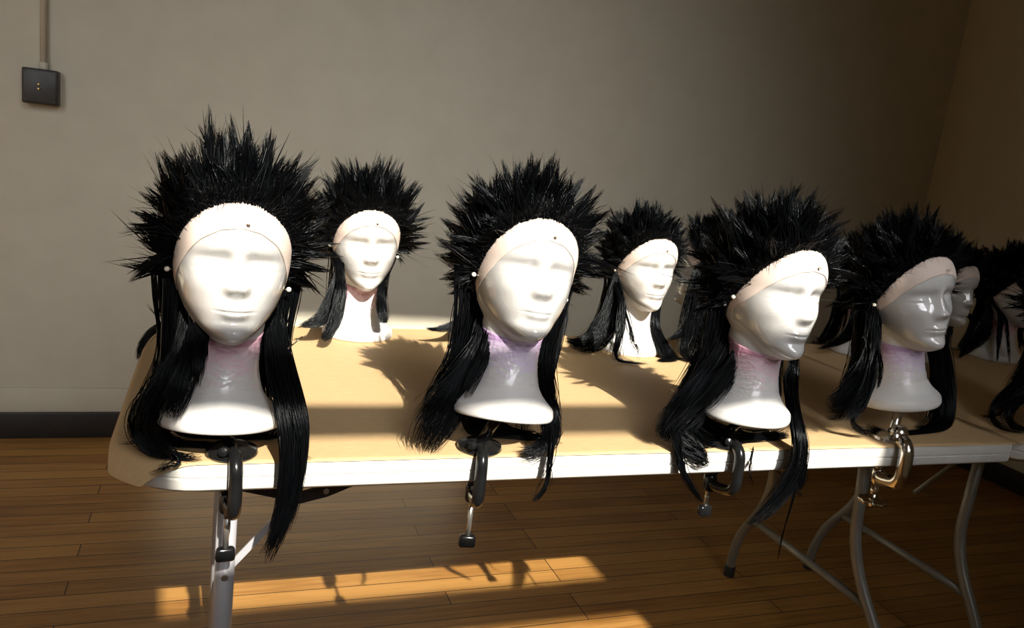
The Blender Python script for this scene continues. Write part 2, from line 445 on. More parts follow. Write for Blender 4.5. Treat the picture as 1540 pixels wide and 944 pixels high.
def sstep(a, b, x): t = np.clip((x - a) / (b - a), 0, 1); return t * t * (3 - 2 * t)
Y0 = .010
def head_surf(phi, z, off=0.0, face=True):
    phi, z = np.broadcast_arrays(np.asarray(phi, float), np.asarray(z, float))
    s, c = np.sin(phi), np.cos(phi)
    # neck and base
    rn = pch(np.clip(z, 0, .2), ZN, RN)
    k = np.where(z < .03, 1.0, 1.0)
    flat = sstep(.045, .02, z)
    rnx = rn * (1 + .03 * flat); rny = rn * (1 - .07 * flat)
    rneck = 1 / np.sqrt((s / rnx) ** 2 + (c / rny) ** 2)
    # skull and jaw
    zz = np.clip(z, ZH[0], ZH[-1])
    yf, yb, w = pch(zz, ZH, YF), pch(zz, ZH, YB), np.maximum(pch(zz, ZH, WH), 1e-4)
    Lf, Lb = np.maximum(Y0 - yf, 1e-4), np.maximum(yb - Y0, 1e-4)
    Lc = np.where(c > 0, Lf, Lb); n = 2.15
    rhead = ((np.abs(s) / w) ** n + (np.abs(c) / Lc) ** n + 1e-30) ** (-1 / n)
    rhead = np.where(z < ZH[0], 0, rhead)
    kk = .005
    hmix = np.maximum(kk - np.abs(rneck - rhead), 0) / kk
    r = np.maximum(rneck, rhead) + np.where(z > .03, hmix ** 2 * kk * .25, 0)
    r = np.where(z > .20, rhead, r)
    r = r + off
    x, y = r * s, Y0 - r * c
    if face:
        f = sstep(.15, .55, c) * np.where(z > .105, 1, 0)
        ax = np.abs(x)
        G = lambda u, m, sg: np.exp(-((u - m) / sg) ** 2 / 2)
        d = np.zeros_like(x)
        # nose
        t = np.clip((.226 - z) / (.226 - .1865), 0, 1)
        hz = (.0035 + .0165 * t ** 1.25) * sstep(.236, .222, z) * sstep(.1690, .1880, z)
        sx = .0050 + .0032 * t
        d += hz * np.exp(-(x / sx) ** 2 / 2)
        d += .0062 * G(ax, .0095, .0045) * G(z, .1845, .0050)
        # sockets, lids, brow
        d -= .0100 * G(ax, .030, .0135) * G(z, .2135, .0085)
        d -= .0065 * G(ax, .0165, .006) * G(z, .217, .008)
        d += .0055 * G(ax, .0315, .0115) * G(z, .2115, .0055)
        d -= .0014 * G(ax, .032, .013) * G(z, .2065 + .05 * (ax - .032) ** 2 / .02, .0014)
        d += .0026 * G(ax, .030, .019) * G(z, .2285, .0055)
        # cheeks
        d += .0045 * G(ax, .043, .014) * G(z, .190, .013)
        d -= .0030 * G(ax, .040, .012) * G(z, .162, .012)
        # mouth
        wl = np.exp(-(ax / .0165) ** 4)
        d += .0058 * wl * G(z, .1600 - .05 * ax * (ax < .03), .0036)
        d += .0070 * np.exp(-(ax / .0145) ** 4) * G(z, .1515 + .08 * ax, .0042)
        d -= .0042 * np.exp(-(ax / .020) ** 4) * G(z, .1560 + .04 * ax, .0012)
        d -= .0016 * G(ax, .0, .0028) * G(z, .1685, .004)
        d -= .0022 * G(ax, 0, .013) * G(z, .1435, .0045)
        d += .0050 * G(ax, 0, .013) * G(z, .1275, .0080)
        y = y - d * f * .72
    return np.stack([x, y, z + 0 * x], -1)
def z_samples():
    return np.concatenate([[0, .002, .004], np.linspace(.006, .030, 10), np.linspace(.034, .098, 22), np.linspace(.100, .136, 40), np.linspace(.138, .236, 96), np.linspace(.239, .300, 28), np.linspace(.302, .3176, 18)])
def head_mesh():
    zs = z_samples()
    u = np.linspace(-1, 1, 201)[:-1]
    ph = PI * (u * .55 + .45 * u * np.abs(u))      # denser at the face
    P = head_surf(ph[None, :], zs[:, None]); m, n = P.shape[:2]
    V = np.vstack([P.reshape(-1, 3), [[0, 0, 0]], [[0, Y0 - .001, .3183]]])
    F = [(i * n + j, i * n + (j + 1) % n, (i + 1) * n + (j + 1) % n, (i + 1) * n + j) for i in range(m - 1) for j in range(n)]
    F += [(m * n, (j + 1) % n, j) for j in range(n)]
    F += [(m * n + 1, (m - 1) * n + j, (m - 1) * n + (j + 1) % n) for j in range(n)]
    me = bpy.data.meshes.new('foam_head'); me.from_pydata([tuple(v) for v in V], [], F); smooth(me)
    me.materials.append(M['foam']); return me
def shell_mesh(name, phis, zlo, zhi, off, material, nz=24, thick=.0006, face=True, wave=0.0):
    """closed thin shell over the head between curves zlo(phi) and zhi(phi)"""
    ph = np.asarray(phis); n = len(ph); closed = False
    t = np.linspace(0, 1, nz)
    Z = zlo(ph)[None, :] * (1 - t[:, None]) + zhi(ph)[None, :] * t[:, None]
    o = (-.0005 + (off + .0005) * np.minimum(1, t * 4)[:, None]) + wave * np.minimum(1, t * 4)[:, None] * rng.normal(size=Z.shape) if wave else off
    A = head_surf(ph[None, :] + 0 * Z, Z, o + 0 * Z, face); B = head_surf(ph[None, :] + 0 * Z, Z, o - thick, face)
    V = np.vstack([A.reshape(-1, 3), B.reshape(-1, 3)]); K = nz * n; F = []
    for i in range(nz - 1):
        for j in range(n - 1):
            q = (i * n + j, i * n + j + 1, (i + 1) * n + j + 1, (i + 1) * n + j); F.append(q); F.append(tuple(K + k for k in q[::-1]))
    E = [(j, j + 1) for j in range(n - 1)] + [((nz - 1) * n + j + 1, (nz - 1) * n + j) for j in range(n - 1)]
    E += [(i * n + n - 1, (i + 1) * n + n - 1) for i in range(nz - 1)] + [((i + 1) * n, i * n) for i in range(nz - 1)]
    for a, b in E: F.append((b, a, K + a, K + b))
    me = bpy.data.meshes.new(name); me.from_pydata([tuple(v) for v in V], [], F); smooth(me); me.materials.append(M[material]); return me
D2 = math.radians
HL_P = np.radians([0, 14, 29, 42, 54, 66, 78, 90, 105, 130, 155, 180]); HL_Z = np.array([.290, .2875, .2775, .263, .245, .226, .208, .190, .168, .152, .147, .146])
LC_P = np.radians([0, 14, 29, 42, 54, 66, 78, 90, 95]); LC_Z = np.array([.2575, .2535, .2405, .2245, .209, .196, .185, .175, .170])
def z_hair(p): return np.interp(np.abs(p), HL_P, HL_Z)
def z_lace(p): return np.minimum(np.interp(np.abs(p), LC_P, LC_Z), z_hair(p) - .002)

HEAD_ME = head_mesh()
PHF = np.linspace(-D2(93), D2(93), 90)
LACE_ME = shell_mesh('lace_front', PHF, z_lace, lambda p: z_hair(p) + .004, .0013, 'lace', 16)
FILM_ME = shell_mesh('plastic_film', np.linspace(-D2(86), D2(86), 120), lambda p: .1175 + .045 * np.sin(np.abs(p)) ** 2, lambda p: z_lace(p) + .006, .0008, 'film', 90, thick=.0003)
CAP_ME = shell_mesh('wig_cap', np.linspace(-PI, PI, 140), z_hair, lambda p: .3176 + 0 * p, .0022, 'cap', 30, thick=.0012)
NECK_ME = {k: shell_mesh('neck_wrap', np.linspace(-PI, PI, 160), lambda p: .040 + .006 * np.sin(p * 2 + 1), lambda p: .114 + .022 * np.sin(np.abs(p) / 2) ** 2, .0010, k, 34, thick=.0008, wave=.0003) for k in ('neck_pink', 'neck_violet', 'neck_pale')}

# ------------------------------------------------------------------ hair
def strands(Pk, rad, sides=3):
    """Pk (n, k, 3) centre lines, rad (n, k) radii -> tapered prisms as arrays"""
    n, k = Pk.shape[:2]
    T = np.gradient(Pk, axis=1); T /= np.linalg.norm(T, axis=2, keepdims=True) + 1e-9
    ref = rng.normal(size=(n, 1, 3)); A = np.cross(T, ref); A /= np.linalg.norm(A, axis=2, keepdims=True) + 1e-9
    B = np.cross(T, A)
    th = np.linspace(0, 2 * PI, sides, endpoint=False)
    V = Pk[:, :, None] + rad[:, :, None, None] * (np.cos(th)[:, None] * A[:, :, None] + np.sin(th)[:, None] * B[:, :, None])
    idx = np.arange(n * k * sides).reshape(n, k, sides)
    a = idx[:, :-1]; b = idx[:, 1:]
    F = np.stack([a, np.roll(a, -1, 2), np.roll(b, -1, 2), b], -1).reshape(-1, 4)
    return V.reshape(-1, 3), F
def spike_mesh(seed, length=1.0, n_clump=200):
    global rng
    keep = rng; rng = np.random.default_rng(seed); r = rng
    allV, allF, base = [], [], 0
    # clump roots over the scalp: even in angle and height
    roots = []
    while len(roots) < n_clump:
        ph = r.uniform(-PI, PI); z = .17 + (.318 - .17) * (1 - r.random() ** 1.6)
        if z < z_hair(ph) + .002 or z < .182: continue
        P = head_surf(ph, z, .0, False)
        if all(np.linalg.norm(P - q[0]) > .0145 for q in roots[-200:]) or r.random() < .05: roots.append((P, ph, z))
    for P, ph, z in roots:
        ctr = np.array([0, .012, .205 + .02 * r.normal()])
        d = P - ctr; d /= np.linalg.norm(d)
        front = max(0, math.cos(ph))
        d[2] += .16 * (z > .25) + .04
        d[1] += .20 * front * (z > .26)
        d += r.normal(size=3) * .21
        d /= np.linalg.norm(d)
        ln = length * (.050 + .036 * r.random() ** .8) * (1.06 if z > .27 else 1.0)
        if z < .205: ln *= .85
        m = int(r.integers(20, 30)); k = 6
        t = np.linspace(0, 1, k)
        off = r.normal(size=(m, 3)) * .0068
        nn = P - np.array([0, Y0, min(P[2], .24)]); nn /= np.linalg.norm(nn); off -= nn * (off @ nn)[:, None]
        if z - z_hair(ph) < .014: off[:, 2] = np.abs(off[:, 2])
        u = r.random((m, 1)) ** 1.7
        tipoff = r.normal(size=(m, 3)) * (.0009 + .0030 * u) - d * (.30 * u * ln)
        stray = (r.random((m, 1)) < .08); tipoff = tipoff + stray * r.normal(size=(m, 3)) * .010
        wide = r.normal(size=(m, 1, 3)) * .0016
        bend = r.normal(size=3) * .0085
        S = P[None, None] - d * .004 + off[:, None] * (1 - t[None, :, None]) ** .9 + (d * ln)[None, None] * t[None, :, None] + tipoff[:, None] * t[None, :, None] ** 1.4
        S = S + bend[None, None] * (t * t)[None, :, None] + wide * np.sin(t * PI)[None, :, None]
        rad = (.00135 * r.uniform(.6, 1.25, size=(m, 1))) * (1 - t[None] ** 1.6 * .94)
        V, F = strands(S, rad); allV.append(V); allF.append(F + base); base += len(V)
    # loose single hairs and short hairs along the hairline
    m = 380; ph = r.uniform(-PI, PI, m); z = r.uniform(.19, .316, m); ok = z > z_hair(ph) + .001; ph, z = ph[ok], z[ok]
    ph2 = r.uniform(-D2(88), D2(88), 1900); z2 = z_hair(ph2) + r.uniform(-.0032, .005, 1900) * r.random(1900) ** .5
    ph, z, short = np.concatenate([ph, ph2]), np.concatenate([z, z2]), np.concatenate([np.zeros(len(ph)), np.ones(1900)])
    P = head_surf(ph, z, np.where(short > 0, .0016, .0005), False); d = P - np.array([0, .012, .2]); d /= np.linalg.norm(d, axis=1)[:, None]
    d += r.normal(size=d.shape) * .25; d[short > 0] += np.array([0, .35, .8]); d /= np.linalg.norm(d, axis=1)[:, None]
    ln = np.where(short > 0, r.uniform(.010, .034, len(P)), r.uniform(.03, .08, len(P))) * length
    t = np.linspace(0, 1, 5); bend = r.normal(size=d.shape) * .010
    S = P[:, None] + d[:, None] * (ln[:, None] * t)[:, :, None] + bend[:, None] * (t * t)[None, :, None]
    V, F = strands(S, np.where(short > 0, .0006, .00045)[:, None] * (1 - .85 * t)[None]); allV.append(V); allF.append(F + base)
    rng = keep
    me = np_mesh('spiked_hair', np.vstack(allV), np.vstack(allF)); me.materials.append(M['hair']); return me
SPIKES = [spike_mesh(s, l) for s, l in ((11, .87), (23, .84), (37, .86), (51, .94), (67, .77), (83, .66))]

def lock_mesh(pts, widths, n, seed, thick=.35, frizz=.5, taper=.25, srad=.00075, k=22):
    """a lock of long hair along pts (world), widths in metres per point"""
    r = np.random.default_rng(seed)
    P = spline(pts, k); W = np.interp(np.linspace(0, 1, k), np.linspace(0, 1, len(widths)), widths)
    T = np.gradient(P, axis=0); T /= np.linalg.norm(T, axis=1)[:, None]
    A = np.cross(T, np.array([.25, -1.0, 0.35])); A /= np.linalg.norm(A, axis=1)[:, None] + 1e-9
    B = np.cross(T, A)
    a = r.uniform(-1, 1, n); b = r.uniform(-1, 1, n) * np.sqrt(np.maximum(0, 1 - a * a)) * thick
    nc = max(3, n // 22); cl = r.integers(0, nc, n); ca, cb = r.uniform(-1, 1, nc), r.uniform(-1, 1, nc) * thick
    ph1, ph2 = r.uniform(0, 2 * PI, (2, n, 1)); fr = r.uniform(.6, 1.6, (n, 1)); am = frizz * .0035 * r.normal(size=(n, 1))
    t = np.linspace(0, 1, k)[None]
    ce = r.random(nc); end = 1 - taper * (.75 * ce[cl] + .25 * r.random(n))[:, None] ** 1.2   # each tuft ends at its own place
    tt = t * end
    g = .72 * np.clip((t - .25) / .75, 0, 1) ** 1.1 * r.uniform(.4, 1.1, (n, 1))
    a2 = a[:, None] * (1 - g) + ca[cl][:, None] * g; b2 = b[:, None] * (1 - g) + cb[cl][:, None] * g
    def samp(X): return np.stack([np.interp(tt.ravel(), np.linspace(0, 1, k), X[:, q]).reshape(n, k) for q in range(3)], -1)
    Wt = np.interp(tt.ravel(), np.linspace(0, 1, k), W).reshape(n, k)
    wander = np.cumsum(r.normal(size=(n, k)), 1) * .035 * frizz
    S = samp(P) + samp(A) * ((a2 + wander * t) * Wt / 2 + am * np.sin(fr * 7 * tt + ph1))[..., None] + samp(B) * (b2 * Wt / 2 + am * np.sin(fr * 6 * tt + ph2))[..., None]
    # hair lies on the paper instead of passing through it
    on = (S[..., 0] > -.152) & (S[..., 1] > -.001) & (S[..., 1] < TD)
    lift = TZ + .0035 + .004 * r.random((n, 1))
    S[..., 2] = np.where(on & (S[..., 2] < lift) & (S[..., 2] > TZ - .10), lift, S[..., 2])
    for _ in range(2): S[:, 1:-1] = .5 * S[:, 1:-1] + .25 * (S[:, :-2] + S[:, 2:])
    rad = srad * r.uniform(.7, 1.3, (n, 1)) * (1 - .75 * t ** 3)
    V, F = strands(S, rad)
    return V, F

CAM = (-0.03046, -1.01225, 1.17613, 0.37165, 0.20048, 0.12195, 1174.07)
BOBBY = [[(0.0577, -0.03, 0.9046), (0.0746, -0.03, 0.9207)], [(-0.0653, 0.02, 0.9409), (-0.0519, 0.02, 0.9535)]]
CL = [0.1455, 0.1491, 0.1206, 0.1264]
# guide points (metres), widths, strand count, taper and frizz of each lock of long hair
LOCKS = {
  'A': [
    ([(-0.0538,0.075,0.9622),(-0.0564,0.055,0.9174),(-0.0644,0.03,0.8749),(-0.0787,0.012,0.8405),(-0.0927,0.005,0.8077),(-0.1022,0.0,0.7787)],[0.0227,0.0294,0.0392,0.052,0.0584,0.0433],420,0.35,0.6),
    ([(-0.0496,0.05,0.9542),(-0.0445,0.0,0.9141),(-0.045,-0.03,0.8842),(-0.0487,-0.04,0.8493)],[0.0172,0.0215,0.0243,0.0145],200,0.45,0.4),
    ([(-0.0525,0.05,0.9452),(-0.0508,0.0,0.8967),(-0.061,-0.025,0.8655),(-0.0716,-0.035,0.8391),(-0.0794,-0.04,0.8138)],[0.0172,0.0249,0.0324,0.037,0.0289],260,0.35,0.5),
    ([(-0.0848,0.03,0.8523),(-0.1054,0.03,0.8121),(-0.1171,0.03,0.7807),(-0.1033,0.02,0.7573),(-0.0711,0.01,0.7462),(-0.0367,0.0,0.7477)],[0.017,0.0255,0.0221,0.0187,0.0171,0.0137],200,0.3,0.8),
    ([(-0.0933,0.06,0.8062),(-0.0969,0.07,0.7606),(-0.0735,0.06,0.7385),(-0.0247,0.05,0.7339),(0.0266,0.05,0.7367)],[0.0263,0.0268,0.0233,0.0235,0.0184],160,0.4,0.8),
    ([(-0.1013,0.02,0.7709),(-0.0681,-0.005,0.7488),(-0.0791,-0.012,0.7431),(-0.1121,-0.02,0.7282)],[0.017,0.0152,0.0084,0.0025],14,0.3,0.8),
    ([(0.0426,0.08,0.9388),(0.0479,0.06,0.9017),(0.0545,0.02,0.8622),(0.0662,-0.015,0.8235),(0.0733,-0.03,0.7834),(0.0725,-0.035,0.7347),(0.0678,-0.035,0.6881),(0.0582,-0.035,0.6506),(0.0487,-0.035,0.608)],[0.0146,0.0271,0.0353,0.0398,0.0396,0.0346,0.0314,0.0263,0.0141],640,0.42,0.5),
    ([(0.0569,-0.01,0.8308),(0.0694,-0.03,0.7651),(0.0686,-0.035,0.7022),(0.0421,-0.035,0.623)],[0.0259,0.0346,0.0296,0.0088],120,0.4,0.7),
    ([(0.0708,-0.035,0.7487),(0.0765,-0.035,0.7112),(0.0754,-0.035,0.6734)],[0.0104,0.007,0.0044],18,0.4,0.6),
    ([(0.0739,0.0,0.7714),(0.0851,0.0,0.757),(0.1021,0.0,0.7374)],[0.0071,0.0036,0.0018],8,0.3,0.5),
    ([(-0.0205,0.11,0.8285),(-0.0443,0.11,0.7694),(-0.0516,0.1,0.7386),(-0.0072,0.09,0.7249),(0.0457,0.08,0.736),(0.058,0.08,0.76)],[0.0467,0.0563,0.056,0.0564,0.0474,0.0284],320,0.3,0.7),
  ],
  'B': [
    ([(0.3557,0.08,0.9794),(0.3484,0.06,0.9325),(0.3347,0.035,0.8929),(0.3125,0.02,0.8516),(0.2826,0.012,0.8119),(0.2628,0.01,0.7795),(0.2497,0.01,0.7443)],[0.016,0.0218,0.0331,0.0519,0.0705,0.0799,0.0572],640,0.35,0.7),
    ([(0.3468,0.05,0.9449),(0.34,0.02,0.9022),(0.3225,0.0,0.868),(0.3009,-0.01,0.8315)],[0.0137,0.0173,0.0246,0.0281],160,0.4,0.5),
    ([(0.4911,0.1,0.9558),(0.4757,0.085,0.9207),(0.4553,0.06,0.8784),(0.441,0.035,0.8431),(0.44,0.0,0.8181),(0.4463,-0.012,0.7911),(0.4461,-0.012,0.7617),(0.4183,-0.012,0.7454),(0.392,-0.01,0.7494)],[0.0191,0.0273,0.0351,0.0365,0.0357,0.0336,0.0377,0.0296,0.0137],520,0.3,0.7),
    ([(0.4485,-0.012,0.7911),(0.4446,-0.022,0.7426),(0.4419,-0.025,0.7069),(0.4302,-0.025,0.6828),(0.4087,-0.02,0.6739)],[0.0099,0.0079,0.0059,0.0059,0.0139],40,0.35,1.0),
    ([(0.3406,0.09,0.7863),(0.3627,0.08,0.7569),(0.4142,0.075,0.7315),(0.4654,0.06,0.7321),(0.4828,0.05,0.7672)],[0.0414,0.0457,0.0528,0.0466,0.0252],300,0.35,0.8),
    ([(0.311,0.05,0.8523),(0.2775,0.05,0.8313),(0.2618,0.04,0.8142),(0.2603,0.04,0.7886)],[0.0059,0.0029,0.0029,0.0019],8,0.3,1.0),
  ],
  'C': [
    ([(0.8071,0.08,0.9754),(0.7962,0.06,0.9331),(0.7628,0.03,0.8885),(0.7249,0.012,0.8479),(0.6957,0.01,0.8088),(0.6695,0.01,0.7748),(0.6587,0.01,0.7521)],[0.0455,0.045,0.0616,0.0714,0.0797,0.0753,0.0495],640,0.35,0.7),
    ([(0.7996,0.05,0.9588),(0.7843,0.02,0.9146),(0.7523,0.0,0.8746),(0.7156,-0.012,0.839),(0.6867,-0.02,0.8195)],[0.0245,0.0328,0.0366,0.0361,0.0294],260,0.4,0.5),
    ([(0.8192,0.12,1.009),(0.7956,0.1,0.9408),(0.7709,0.08,0.874),(0.7281,0.06,0.8205),(0.6974,0.05,0.7768)],[0.07,0.0809,0.0801,0.0674,0.0669],420,0.4,0.6),
    ([(0.967,0.1,0.8724),(0.9475,0.08,0.834),(0.9108,0.02,0.8048),(0.8995,-0.02,0.7718),(0.903,-0.03,0.728),(0.8822,-0.03,0.6805),(0.8502,-0.03,0.6395),(0.8176,-0.03,0.6146)],[0.0244,0.0433,0.0391,0.0337,0.0382,0.0405,0.0292,0.0112],420,0.55,0.7),
    ([(0.9156,0.03,0.8195),(0.8981,-0.02,0.7659),(0.9116,-0.03,0.7097),(0.9091,-0.03,0.6732)],[0.0278,0.0292,0.0271,0.0159],160,0.4,0.6),
    ([(0.9015,-0.03,0.746),(0.9035,-0.03,0.6613),(0.8982,-0.03,0.5997),(0.8986,-0.03,0.5368)],[0.0067,0.0045,0.0034,0.0023],10,0.2,0.5),
    ([(0.6985,0.03,0.8074),(0.7262,0.02,0.7645),(0.813,0.04,0.7336),(0.8922,0.05,0.7281),(0.9504,0.06,0.7523)],[0.0547,0.0661,0.0689,0.0591,0.0433],380,0.3,0.8),
    ([(0.6686,0.0,0.773),(0.6767,-0.01,0.7371),(0.6861,-0.02,0.7069),(0.7184,-0.02,0.6709),(0.7316,-0.02,0.6561)],[0.0278,0.015,0.0128,0.0087,0.0044],60,0.35,0.6),
    ([(0.6738,0.02,0.7709),(0.7037,0.0,0.7473),(0.7245,-0.012,0.731),(0.7353,-0.012,0.7284)],[0.0325,0.0433,0.0281,0.0109],160,0.4,0.9),
    ([(0.8271,0.0,0.7232),(0.8127,-0.02,0.7085),(0.8247,-0.02,0.6782)],[0.0034,0.0033,0.0022],8,0.3,0.6),
  ],
  'D': [
    ([(1.1293,0.1,0.9864),(1.1071,0.07,0.9353),(1.0872,0.05,0.8897),(1.0555,0.035,0.8497),(1.0128,0.03,0.8198),(0.9824,0.03,0.8098)],[0.0275,0.0393,0.0437,0.0432,0.0404,0.0165],360,0.5,0.7),
    ([(1.0997,0.06,0.9377),(1.0788,0.03,0.8829),(1.0633,0.02,0.8359),(1.0434,0.015,0.8063),(1.0261,0.012,0.7862)],[0.0219,0.0311,0.0358,0.0356,0.0237],220,0.5,0.7),
    ([(1.0974,0.05,0.9214),(1.0741,0.01,0.895),(1.0596,-0.01,0.8643),(1.0454,-0.02,0.8468)],[0.0097,0.0071,0.0058,0.0035],22,0.4,0.7),
    ([(1.3402,0.13,0.9278),(1.3611,0.12,0.8469),(1.3686,0.1,0.7967),(1.3538,0.08,0.7471),(1.2749,0.06,0.7278),(1.1767,0.05,0.7361),(1.1127,0.05,0.7609)],[0.0673,0.0869,0.0623,0.059,0.0339,0.0279,0.0174],560,0.3,0.6),
    ([(1.3325,0.12,0.8746),(1.351,0.11,0.8074),(1.339,0.09,0.7435),(1.2793,0.08,0.7268)],[0.0538,0.0677,0.0538,0.0265],200,0.4,0.6),
    ([(1.0795,0.04,0.8012),(1.0588,0.03,0.7844),(1.0771,0.03,0.7624),(1.1285,0.03,0.7488)],[0.0146,0.0121,0.0122,0.0148],60,0.3,0.7),
  ],
  'E': [
    ([(1.6444,0.1,0.9895),(1.6166,0.09,0.8895),(1.5298,0.07,0.8335),(1.463,0.06,0.8108),(1.4372,0.05,0.7832),(1.4667,0.05,0.7574),(1.558,0.05,0.7345)],[0.0562,0.0703,0.0357,0.0189,0.0161,0.0162,0.0359],170,0.25,0.7),
    ([(1.6361,0.09,0.9192),(1.5828,0.08,0.8336),(1.5363,0.08,0.7968),(1.5126,0.07,0.7712),(1.5404,0.06,0.7382),(1.6293,0.06,0.7145)],[0.0562,0.0419,0.0194,0.0193,0.0415,0.0425],160,0.3,0.7),
  ],
  'M': [
    ([(-0.0206,0.62,0.7824),(-0.0633,0.6,0.776),(-0.1022,0.58,0.7808),(-0.1305,0.55,0.7794),(-0.1495,0.51,0.7636),(-0.1552,0.48,0.7467),(-0.1552,0.46,0.7303)],[0.0187,0.021,0.018,0.015,0.0122,0.0096,0.0059],120,0.4,0.7),
    ([(-0.1022,0.58,0.7834),(-0.1178,0.56,0.7955),(-0.1364,0.56,0.8051),(-0.1528,0.56,0.8223)],[0.0077,0.005,0.0025,0.0012],6,0.2,0.6),
    ([(-0.1022,0.58,0.7808),(-0.1114,0.57,0.7947),(-0.0929,0.57,0.802),(-0.0762,0.57,0.7975)],[0.0103,0.0064,0.0064,0.0051],12,0.2,0.6),
  ],
  'F': [
    ([(0.2135,0.64,0.9098),(0.2087,0.62,0.8634),(0.194,0.6,0.8243),(0.1751,0.585,0.7987),(0.1474,0.58,0.7876),(0.1267,0.58,0.7812)],[0.0197,0.0307,0.0414,0.0356,0.0163,0.0081],300,0.4,0.5),
    ([(0.2129,0.6,0.8817),(0.2074,0.575,0.8375),(0.1989,0.56,0.7987),(0.1849,0.55,0.7728),(0.175,0.55,0.7628)],[0.0165,0.0273,0.0298,0.0216,0.0081],200,0.4,0.6),
    ([(0.3048,0.64,0.8677),(0.3021,0.62,0.8394),(0.3034,0.6,0.8148),(0.3063,0.59,0.7926)],[0.0173,0.0214,0.0255,0.0254],240,0.12,0.3),
  ],
  'G': [
    ([(0.5721,0.66,0.8755),(0.5429,0.64,0.8346),(0.5081,0.62,0.8067),(0.4668,0.61,0.7892),(0.4265,0.61,0.7801),(0.4007,0.61,0.7822)],[0.0368,0.0546,0.0449,0.0207,0.0088,0.0044],260,0.4,0.6),
    ([(0.5566,0.62,0.852),(0.5264,0.6,0.8123),(0.4958,0.585,0.7814),(0.4838,0.58,0.752)],[0.03,0.0386,0.0235,0.0176],200,0.35,0.6),
  ],
  'H': [
    ([(0.8625,0.62,0.9319),(0.8578,0.61,0.8852),(0.8497,0.6,0.8385),(0.8297,0.59,0.7996),(0.7947,0.58,0.7687),(0.7504,0.58,0.7658),(0.7196,0.58,0.7792)],[0.038,0.0411,0.0631,0.0817,0.0623,0.0278,0.0123],420,0.5,0.6),
    ([(0.8559,0.57,0.8776),(0.8521,0.55,0.8265),(0.84,0.53,0.7836),(0.831,0.52,0.7545),(0.855,0.51,0.7341),(0.9034,0.5,0.7253),(0.9577,0.5,0.7196)],[0.0186,0.0278,0.0214,0.0122,0.0092,0.0092,0.0078],60,0.4,1.1),
    ([(0.8635,0.545,0.8361),(0.8709,0.52,0.7952),(0.8837,0.51,0.7698),(0.8783,0.51,0.7505)],[0.0092,0.0092,0.0076,0.0061],18,0.3,1.0),
    ([(0.9816,0.62,0.8261),(0.9813,0.6,0.7941),(0.9884,0.57,0.7605),(0.9976,0.545,0.7296),(0.97,0.53,0.7105),(0.9492,0.525,0.6986)],[0.0196,0.0325,0.0451,0.048,0.0411,0.0157],320,0.35,0.8),
    ([(0.9902,0.56,0.7383),(1.0195,0.55,0.7285),(1.0471,0.55,0.7223)],[0.0193,0.0097,0.0049],14,0.4,0.8),
  ],
  'I': [
    ([(1.0717,0.58,0.9684),(1.0739,0.57,0.9049),(1.0648,0.56,0.8406),(1.054,0.55,0.7845),(1.0492,0.55,0.751)],[0.0965,0.1128,0.1193,0.103,0.0549],520,0.4,0.6),
    ([(1.1392,0.6,0.9693),(1.1487,0.59,0.8708),(1.1395,0.57,0.7902),(1.1328,0.56,0.7415)],[0.0822,0.0993,0.099,0.0495],380,0.4,0.5),
    ([(1.0545,0.57,0.8874),(1.0417,0.56,0.8231),(1.0095,0.555,0.7984),(0.982,0.55,0.7906)],[0.0322,0.0354,0.0192,0.0063],120,0.4,0.6),
    ([(1.0455,0.55,0.8092),(1.0295,0.54,0.7617),(1.0573,0.53,0.7402),(1.0892,0.53,0.7325)],[0.0481,0.0384,0.016,0.0065],120,0.4,0.7),
  ],
  'J': [
    ([(1.6629,0.68,0.9511),(1.6636,0.67,0.8767),(1.6447,0.655,0.8218),(1.601,0.64,0.7897),(1.5452,0.63,0.7717),(1.507,0.63,0.7593)],[0.0635,0.0749,0.0671,0.0332,0.0182,0.0073],320,0.5,0.6),
    ([(1.6573,0.65,0.8999),(1.6671,0.63,0.8098),(1.6739,0.61,0.7482)],[0.0444,0.0482,0.037],160,0.4,0.5),
  ],
  'K': [
    ([(1.9957,0.66,0.9544),(1.9928,0.65,0.8764),(1.9776,0.63,0.8002),(1.9684,0.62,0.7421)],[0.039,0.0509,0.0507,0.0312],200,0.4,0.5),
    ([(2.0974,0.66,0.858),(2.0903,0.65,0.8087),(2.0637,0.64,0.7694),(2.0393,0.63,0.7407)],[0.028,0.032,0.0318,0.0158],120,0.4,0.5),
  ],
  'L': [
    ([(2.1942,0.68,0.9614),(2.1864,0.67,0.8801),(2.155,0.66,0.8187),(2.1017,0.65,0.7738),(2.0594,0.64,0.7486)],[0.0608,0.0731,0.0728,0.0482,0.0159],320,0.45,0.6),
    ([(2.1828,0.64,0.8869),(2.1613,0.61,0.8216),(2.1537,0.59,0.7446)],[0.0321,0.0278,0.0159],90,0.3,0.6),
    ([(2.1823,0.62,0.8711),(2.1769,0.59,0.8069),(2.1949,0.58,0.7339)],[0.0159,0.0158,0.0119],50,0.3,0.6),
    ([(2.3454,0.68,0.82),(2.3626,0.66,0.739)],[0.0419,0.042],80,0.4,0.5),
  ],
}

